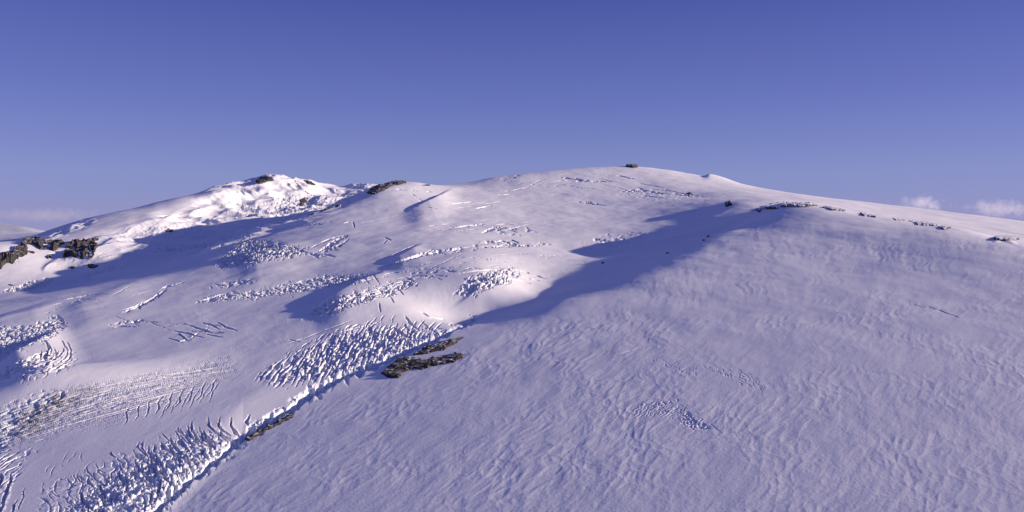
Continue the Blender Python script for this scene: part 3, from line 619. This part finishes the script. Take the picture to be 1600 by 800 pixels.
# ------------------------------------------------------------------ rock outcrops
lr = (L[1:] - L[:-1])
def ground_z(u, l):
    fi = np.clip(np.interp(l, L, np.arange(NR)), 0, NR - 1.001); fj = np.clip((u - U0) / (U1 - U0) * (NU - 1), 0, NU - 1.001)
    i, j = fi.astype(int), fj.astype(int); a, b_ = fi - i, fj - j
    return (Z[i, j] * (1 - a) * (1 - b_) + Z[i + 1, j] * a * (1 - b_) + Z[i, j + 1] * (1 - a) * b_ + Z[i + 1, j + 1] * a * b_)
def ground_v(u, l):
    fi = np.clip(np.interp(l, L, np.arange(NR)), 0, NR - 1.001); fj = np.clip((u - U0) / (U1 - U0) * (NU - 1), 0, NU - 1.001)
    i, j = fi.astype(int), fj.astype(int); a, b_ = fi - i, fj - j
    return (V[i, j] * (1 - a) * (1 - b_) + V[i + 1, j] * a * (1 - b_) + V[i, j + 1] * (1 - a) * b_ + V[i + 1, j + 1] * a * b_)
nrock = [0]
def rock(poly, lift, amp, size, label, mat=None, soft=3.0, d0=0, d1=1e9, group=None, cat='rock outcrop', name='rock_outcrop', bias=0.0, lay=0.0, step_u=0.45, stretch=3.0):
    """bare rock that stands proud of the snow inside an outline on the ground; it dives under the snow at its edges"""
    nrock[0] += 1; sd = 200 + nrock[0] * 7
    p = np.asarray(poly, float); ii = box(p[:, 0].min() - soft, p[:, 1].min() - soft, p[:, 0].max() + soft, p[:, 1].max() + soft, d0, d1)
    if len(ii) < 3: print('outcrop moved', label); ii = box(p[:, 0].min() - soft, p[:, 1].min() - soft, p[:, 0].max() + soft, p[:, 1].max() + soft, 0, 1e9)
    if len(ii) < 3: print('no ground', label); return
    yy = Yf[ii]; k = inside(Uf[ii], Vf[ii], p)
    if k.sum() < 2: k = np.ones(len(ii), bool)
    y0, y1 = yy[k].min(), yy[k].max(); ext = max((y1 - y0) * 0.12, 12 * y0 / 1500)
    y0 -= ext; y1 += ext
    nu = int(min(420, (p[:, 0].max() - p[:, 0].min() + 2 * soft) / step_u)) + 8; nr = int(np.clip((y1 - y0) / (y0 / F * 0.9), 24, 300))
    u_ = np.linspace(p[:, 0].min() - soft, p[:, 0].max() + soft, nu); l_ = np.log(np.linspace(y0, y1, nr))
    gu_, gl_ = np.meshgrid(u_, l_); yv = np.exp(gl_); vv = ground_v(gu_, gl_)
    w1 = perlin(gu_ / 7, vv / 3, sd) * soft * 0.45 + perlin(gu_ / 2.5, vv / 1.5, sd + 5) * soft * 0.2 + perlin(gu_ / 14, vv / 7, sd + 1) * soft * 0.7
    d, _, _ = seg_dist(gu_, vv, np.vstack([p, p[:1]])); sd_ = np.where(inside(gu_, vv, p), d, -d) + w1
    m = sstep(-soft * 0.5, soft * 1.3, sd_)
    x_ = (gu_ - CU) / F * yv
    mk = m > 0.5; px_, py_ = (x_[mk], yv[mk]) if mk.sum() > 5 else (x_.ravel(), yv.ravel())
    cxy = np.cov(np.stack([px_, py_])); ga = 0.5 * math.atan2(2 * cxy[0, 1], cxy[0, 0] - cxy[1, 1]); xg = (x_ * math.cos(ga) + yv * math.sin(ga)) / stretch; yg = -x_ * math.sin(ga) + yv * math.cos(ga)
    h = ridged(xg / size, yg / size, sd + 2, 4, .5) - 0.42 + 0.8 * fbm(xg / size / 1.8, yg / size / 1.8, sd + 9, 3)
    f1, f2, cid = worley(xg / size * 0.9, yg / size * 0.9, sd + 4); h = h + 0.35 * ((cid - .5) + (f1 - .4)) * sstep(0.0, 0.5, f2 - f1)
    if lay: h = h + lay * (np.abs(((x_ * 0.35 + yv) / size * 1.1 + 0.5 * perlin(x_ / size / 2, yv / size / 2, sd + 6)) % 1 - 0.5) * 2 - .5)
    zz = ground_z(gu_, gl_) + m * (0.45 * lift * (0.3 + 0.7 * m) + 0.45 * amp * h + 0.5 * bias) - (1 - m) * (2.5 + lift * 0.25)
    co_ = np.stack([x_, yv, zz], -1).reshape(-1, 3)
    q_ = np.arange(nu * nr).reshape(nr, nu); q_ = np.stack([q_[:-1, :-1], q_[:-1, 1:], q_[1:, 1:], q_[1:, :-1]], -1).reshape(-1, 4)
    mm_ = m > 0; lab = np.where(mm_, np.arange(1, m.size + 1).reshape(m.shape), 0)
    for _ in range(600):
        n_ = lab.copy(); n_[1:] = np.maximum(n_[1:], lab[:-1]); n_[:-1] = np.maximum(n_[:-1], lab[1:]); n_[:, 1:] = np.maximum(n_[:, 1:], lab[:, :-1]); n_[:, :-1] = np.maximum(n_[:, :-1], lab[:, 1:])
        n_ = np.where(mm_, n_, 0)
        if (n_ == lab).all(): break
        lab = n_
    ids, cnt = np.unique(lab[lab > 0], return_counts=True); mm_ = lab == ids[cnt.argmax()]
    keep = mm_.reshape(-1)[q_].any(1)
    q_ = q_[keep]
    if not len(q_): print('no rock', label); return
    used, inv = np.unique(q_.ravel(), return_inverse=True); c_ = co_[used].mean(0)
    me = mesh_from(co_[used] - c_, inv.reshape(-1, 4).astype(np.int32), name); o = link(name, me, mat or rock_grey); o.location = c_
    return say(o, label, cat, group)

rock([(594, 583), (606, 570), (630, 558), (660, 561), (685, 557), (712, 550), (732, 553), (714, 566), (684, 574), (660, 578), (634, 581), (621, 594), (600, 590)], 4.4, 5.2, 10, 'large brown layered rock outcrop on the edge of the snow slope, lower of two', rock_brown, 3.0)
rock([(640, 557), (664, 540), (690, 534), (733, 523), (714, 537), (696, 547), (677, 552), (658, 556)], 3.4, 3.6, 8, 'long narrow dark rock ledge just above the large brown outcrop', rock_brown, 2.2)
rock([(378, 687), (408, 666), (430, 655), (458, 644), (460, 652), (436, 665), (410, 678), (390, 690)], 2.6, 2.2, 5, 'thin strip of brown rock beside the broken gap, down the slope from the large outcrop', rock_brown, 1.5)
rock([(976, 257), (984, 251), (997, 253), (1002, 261), (990, 264), (978, 262)], 22, 8, 26, 'small dark rock crowning the highest dome of the snow', rock_brown, 2, d0=3000)
CR = 'rock outcrops along the crest of the snow slope'
rock([(1172, 331), (1190, 323), (1210, 317), (1238, 315), (1264, 316), (1280, 322), (1258, 325), (1235, 324), (1205, 328)], 9, 5, 16, 'widest low dark outcrop on the snow slope crest, with a blue shadow', crest_rock, 1.6, group=CR, d1=2300)
rock([(1283, 324), (1298, 319), (1324, 325), (1320, 331), (1300, 330)], 6, 4, 12, 'short dark outcrop on the slope crest next to the widest one', crest_rock, 1.4, group=CR, d1=2100)
rock([(1334, 328), (1350, 326), (1373, 332), (1368, 340), (1349, 338)], 6, 4, 12, 'third dark outcrop along the slope crest, pointed at its lower end', crest_rock, 1.4, group=CR, d1=2100)
rock([(1386, 338), (1405, 337), (1428, 342), (1426, 347), (1400, 345)], 3, 3, 10, 'faint thin line of rock in the middle of the slope crest', crest_rock, 1.4, group=CR, d1=2100)
rock([(1426, 347), (1447, 342), (1470, 348), (1462, 354), (1434, 352)], 4.5, 3.5, 10, 'blue grey outcrop near the low end of the slope crest', crest_rock, 1.4, group=CR, d1=2000)
rock([(1465, 355), (1479, 351), (1490, 356), (1474, 360)], 4, 3, 8, 'tiny dark outcrop at the tail of the slope crest line', crest_rock, 1.2, group=CR, d1=2000)
rock([(1547, 374), (1567, 366), (1586, 368), (1596, 375), (1572, 378)], 6, 3, 9, 'isolated dark mound alone at the far end of the slope crest', crest_rock, 1.6, group=CR, d1=1800)
rock([(1131, 317), (1142, 315), (1145, 321), (1134, 326)], 14, 6, 11, 'small jagged dark rock at the head of the shaded hollow', None, 2)
rock([(1182, 329), (1190, 327), (1192, 332), (1185, 333)], 4.5, 3, 8, 'little pale knob standing alone below the widest crest outcrop', None, 2)
rock([(1072, 301), (1080, 299), (1084, 304), (1075, 306)], 6, 4, 14, 'single small rock on the dome above the shaded hollow', None, 2)
NM = 2400
rock([(398, 283), (407, 278), (424, 276), (429, 282), (417, 286), (405, 292), (400, 288)], 20, 16, 40, 'square dark rock face just under the summit of the far mountain', None, 2, d0=NM)
rock([(471, 280), (482, 281), (492, 285), (498, 291), (487, 290), (479, 287), (474, 283)], 12, 12, 26, 'brown rocks along the skyline beside the far summit', rock_brown, 2, d0=NM)
rock([(459, 279), (470, 290), (486, 303), (480, 303), (468, 294), (460, 284)], 5, 11, 22, 'thin diagonal rib of rock running down from the far summit', None, 2, d0=NM, bias=1)
rock([(466, 322), (470, 312), (477, 306), (481, 315), (474, 323)], 14, 12, 26, 'brown crag poking out of the steep far icefall', rock_brown, 2, d0=NM)
rock([(498, 330), (511, 324), (527, 319), (536, 321), (517, 327), (502, 332)], 7, 6, 16, 'low brown rock band along the brink of the spur', rock_brown, 2, d1=3150)
rock([(478, 334), (492, 333), (488, 338), (480, 338)], 5, 5, 14, 'short dark rock at the lower end of the spur brink', None, 2, d1=3150)
rock([(570, 300), (586, 288), (608, 283), (625, 279), (640, 286), (614, 292), (594, 302), (577, 305)], 12, 12, 30, 'snow dusted craggy rock knoll standing on the skyline between the two summits', rock_brown, 2.5, d1=3700)
rock([(644, 288), (664, 287), (688, 289), (664, 292)], 3, 7, 20, 'thin line of dark stones on the skyline next to the craggy knoll', None, 2, d1=3800)
rock([(-25, 425), (-12, 400), (20, 390), (38, 374), (52, 371), (76, 375), (99, 373), (101, 382), (84, 393), (66, 391), (45, 401), (30, 404), (33, 416), (10, 412), (2, 421)], 9, 44, 46, 'large black rock cliff streaked with snow at the edge of the far mountain', None, 2.2, d0=2200, bias=2, step_u=.4)
rock([(98, 403), (104, 378), (122, 376), (140, 373), (155, 372), (156, 379), (150, 392), (147, 402), (136, 408), (122, 405), (112, 401)], 9, 40, 38, 'snow patched block of dark cliffs at the inner end of the rock wall', None, 2.2, d0=2200, bias=0, step_u=.4)
rock([(71, 403), (74, 396), (80, 396), (81, 402), (75, 406)], 9, 7, 20, 'round dark boulder like crag in the snow between the two cliffs', None, 2, d0=2200)
rock([(103, 417), (112, 414), (120, 417), (112, 422)], 5, 7, 16, 'small low rocks under the snow patched cliffs', None, 2, d0=2200)
rock([(136, 412), (145, 412), (156, 415), (147, 421), (137, 420)], 8, 7, 18, 'dark rock touching the tip of the long mountain shadow', None, 2, d0=2200)
rock([(255, 361), (262, 356), (272, 357), (271, 363), (260, 364)], 8, 8, 22, 'lone dark rock in the middle of the bright mountain flank', None, 2, d0=2400)
rock([(20, 448), (10, 444), (24, 443), (28, 447)], 4, 4, 14, 'tiny rock in the rough ice at the mountain foot', None, 2, d0=2200)
# boulders lying in the hollow
import bmesh
BL = ['dark boulder in the shaded hollow, nearest the snow slope crest', 'second dark boulder close beside the one nearest the crest', 'small boulder halfway along the shaded hollow', 'single boulder on the sunless floor of the hollow near its bright edge']
for (u_, v_, r_), lb in zip(((1107, 370, 3.0), (1100, 376, 2.6), (1043, 396, 2.2), (942, 411, 2.4)), BL):
    d_ = d_at(u_, v_); bm = bmesh.new(); bmesh.ops.create_icosphere(bm, subdivisions=3, radius=r_)
    for vt in bm.verts:
        c_ = np.array(vt.co); k_ = 1 + 0.35 * float(perlin(np.array([c_[0] / r_ * 1.3 + u_]), np.array([c_[1] / r_ * 1.3 + c_[2]]), 5)[0]); vt.co = (c_[0] * k_ * 1.25, c_[1] * k_, c_[2] * k_ * 0.8)
    me = bpy.data.meshes.new('boulder'); bm.to_mesh(me); bm.free(); o = link('boulder', me, rock_grey)
    o.location = ((u_ - CU) / F * d_, d_, float(ground_z(np.array([float(u_)]), np.array([math.log(d_)]))[0]) + r_ * 0.25); say(o, lb, 'boulder')
print('rocks', time.time() - T0)

# ------------------------------------------------------------------ far country and clouds
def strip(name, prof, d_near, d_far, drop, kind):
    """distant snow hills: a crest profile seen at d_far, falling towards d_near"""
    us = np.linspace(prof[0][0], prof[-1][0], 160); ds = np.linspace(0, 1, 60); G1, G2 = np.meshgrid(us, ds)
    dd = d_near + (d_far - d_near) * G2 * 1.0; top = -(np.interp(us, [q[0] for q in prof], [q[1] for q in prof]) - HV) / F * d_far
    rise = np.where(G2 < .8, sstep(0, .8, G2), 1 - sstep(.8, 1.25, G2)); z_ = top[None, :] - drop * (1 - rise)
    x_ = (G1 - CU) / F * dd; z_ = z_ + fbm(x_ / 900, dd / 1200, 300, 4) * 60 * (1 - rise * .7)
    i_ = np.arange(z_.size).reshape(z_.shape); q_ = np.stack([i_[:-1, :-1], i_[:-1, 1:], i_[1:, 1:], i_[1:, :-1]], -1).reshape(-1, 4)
    o = link(name, mesh_from(np.stack([x_, dd, z_], -1).reshape(-1, 3), q_, name), hazed_snow); o['kind'] = kind; o.data.shade_smooth(); return o
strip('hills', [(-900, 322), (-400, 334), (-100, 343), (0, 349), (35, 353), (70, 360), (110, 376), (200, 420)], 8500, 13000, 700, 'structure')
R_ = 120000.0
gv = np.array([(-R_, -R_, -1300), (R_, -R_, -1300), (R_, R_, -1300), (-R_, R_, -1300)], np.float32)
g = link('ground', mesh_from(gv, np.array([[0, 1, 2, 3]], np.int32), 'ground'), snow); g['kind'] = 'structure'

def cloud(u_, v_, w_, h_, d_, dens, label, seed, tone=1.0):
    """a small bank of cloud: a lumpy closed body of vapour far beyond the mountain"""
    s_ = d_ / F; bm = bmesh.new(); bmesh.ops.create_icosphere(bm, subdivisions=4, radius=1)
    for vt in bm.verts: vt.co = (vt.co.x * w_ * s_ / 2, vt.co.y * w_ * s_ / 3, vt.co.z * h_ * s_ / 2)
    me = bpy.data.meshes.new('cloud'); bm.to_mesh(me); bm.free()
    m = bpy.data.materials.new('cloud_vapour'); m.use_nodes = True; nt = m.node_tree; nt.nodes.remove(nt.nodes['Principled BSDF'])
    pv = N(nt, 'ShaderNodeVolumePrincipled'); nt.links.new(pv.outputs[0], nt.nodes['Material Output'].inputs['Volume']); pv.inputs['Color'].default_value = (tone, tone * .97, tone, 1); pv.inputs['Anisotropy'].default_value = 0.0
    tc = N(nt, 'ShaderNodeTexCoord'); sc_ = N(nt, 'ShaderNodeVectorMath', operation='MULTIPLY'); nt.links.new(tc.outputs['Object'], sc_.inputs[0]); sc_.inputs[1].default_value = (2 / (w_ * s_), 3 / (w_ * s_), 2 / (h_ * s_))
    ln = N(nt, 'ShaderNodeVectorMath', operation='LENGTH'); nt.links.new(sc_.outputs[0], ln.inputs[0])
    of = N(nt, 'ShaderNodeVectorMath', operation='ADD'); nt.links.new(tc.outputs['Object'], of.inputs[0]); of.inputs[1].default_value = (seed * 5000.0, 0, 0)
    nz = noise(nt, of.outputs[0], 3.2 / (h_ * s_), 6, .62)
    a_ = N(nt, 'ShaderNodeMath', operation='MULTIPLY_ADD'); nt.links.new(nz, a_.inputs[0]); a_.inputs[1].default_value = 2.6; a_.inputs[2].default_value = -0.75
    b_ = N(nt, 'ShaderNodeMath', operation='SUBTRACT', use_clamp=True); nt.links.new(a_.outputs[0], b_.inputs[0]); nt.links.new(ln.outputs['Value'], b_.inputs[1])
    c_ = N(nt, 'ShaderNodeMath', operation='MULTIPLY'); nt.links.new(b_.outputs[0], c_.inputs[0]); c_.inputs[1].default_value = dens / (h_ * s_); nt.links.new(c_.outputs[0], pv.inputs['Density'])
    o = link('cloud', me, m); o.location = ((u_ - CU) / F * d_, d_, -(v_ - HV) / F * d_); return say(o, label, 'cloud')
cloud(1440, 318, 110, 40, 22000, 2.4, 'small puffy cloud resting on the snow horizon beside the crest outcrops', 1)
cloud(1560, 326, 150, 44, 22000, 2.2, 'wider hazy cloud low over the end of the snow horizon', 2)
cloud(70, 336, 260, 36, 24000, 0.6, 'long dim grey cloud bank low beyond the far mountain', 3, .72)

# ------------------------------------------------------------------ camera, sun, sky
cam = bpy.data.cameras.new('camera'); co = bpy.data.objects.new('camera', cam); COL.objects.link(co)
co.location = (0, 0, 0); co.rotation_euler = (math.radians(90), 0, 0)
cam.sensor_width = 36; cam.lens = 36 * F / 1600; cam.shift_y = -(400 - HV) / 1600; cam.clip_start = 1; cam.clip_end = 200000
scene.camera = co; scene.cycles.volume_bounces = 4
el, az = math.radians(SUN_EL), math.radians(SUN_AZ)
sd = (math.cos(el) * math.cos(az), -math.cos(el) * math.sin(az), math.sin(el))     # towards the sun
sl = bpy.data.lights.new('sun', 'SUN'); so = bpy.data.objects.new('sun', sl); COL.objects.link(so)
sl.energy = 5.0; sl.color = (1.0, 0.83, 0.67); sl.angle = math.radians(0.5)
from mathutils import Vector
so.rotation_euler = Vector(sd).to_track_quat('Z', 'Y').to_euler()
w = bpy.data.worlds.new('World'); scene.world = w; w.use_nodes = True
wn = w.node_tree; bg = wn.nodes['Background']
sky = N(wn, 'ShaderNodeTexSky'); sky.sky_type = 'NISHITA'; sky.sun_disc = False
sky.sun_elevation = el; sky.sun_rotation = math.atan2(sd[0], sd[1]); sky.altitude = 1800; sky.air_density = 1.0; sky.dust_density = 0.3; sky.ozone_density = 2.0
tc = N(wn, 'ShaderNodeTexCoord'); sep = N(wn, 'ShaderNodeSeparateXYZ'); wn.links.new(tc.outputs['Generated'], sep.inputs[0])
rmp = N(wn, 'ShaderNodeValToRGB'); wn.links.new(sep.outputs['Z'], rmp.inputs[0]); cr = rmp.color_ramp
for i, (p_, c_) in enumerate(((0.0, (0.23, 0.27, 0.50)), (0.06, (0.215, 0.27, 0.50)), (0.15, (0.13, 0.172, 0.44)), (0.27, (0.062, 0.090, 0.335)), (0.6, (0.07, 0.092, 0.29)), (1.0, (0.07, 0.09, 0.26)))):
    e = cr.elements[i] if i < 2 else cr.elements.new(p_)
    e.position = p_; e.color = (*c_, 1)
k1 = N(wn, 'ShaderNodeMix', data_type='RGBA', blend_type='MULTIPLY'); k1.inputs[0].default_value = 1; wn.links.new(sky.outputs[0], k1.inputs[6]); k1.inputs[7].default_value = (0.09, 0.065, 0.16, 1)
k2 = N(wn, 'ShaderNodeMix', data_type='RGBA', blend_type='MIX'); k2.inputs[0].default_value = 0.8
sc_ = N(wn, 'ShaderNodeMix', data_type='RGBA', blend_type='MULTIPLY'); sc_.inputs[0].default_value = 1; wn.links.new(rmp.outputs[0], sc_.inputs[6]); sc_.inputs[7].default_value = (10, 10, 10, 1)
k3 = N(wn, 'ShaderNodeMix', data_type='RGBA', blend_type='MULTIPLY'); k3.inputs[0].default_value = 1; wn.links.new(k1.outputs[2], k3.inputs[6]); k3.inputs[7].default_value = (10, 10, 10, 1)
wn.links.new(k3.outputs[2], k2.inputs[6]); wn.links.new(sc_.outputs[2], k2.inputs[7]); wn.links.new(k2.outputs[2], bg.inputs[0]); bg.inputs[1].default_value = 0.1 / 1.34
vs = scene.view_settings; vs.view_transform = 'Standard'; vs.look = 'None'; vs.exposure = 0.45; vs.gamma = 1; vs.use_curve_mapping = False
print('done', time.time() - T0)
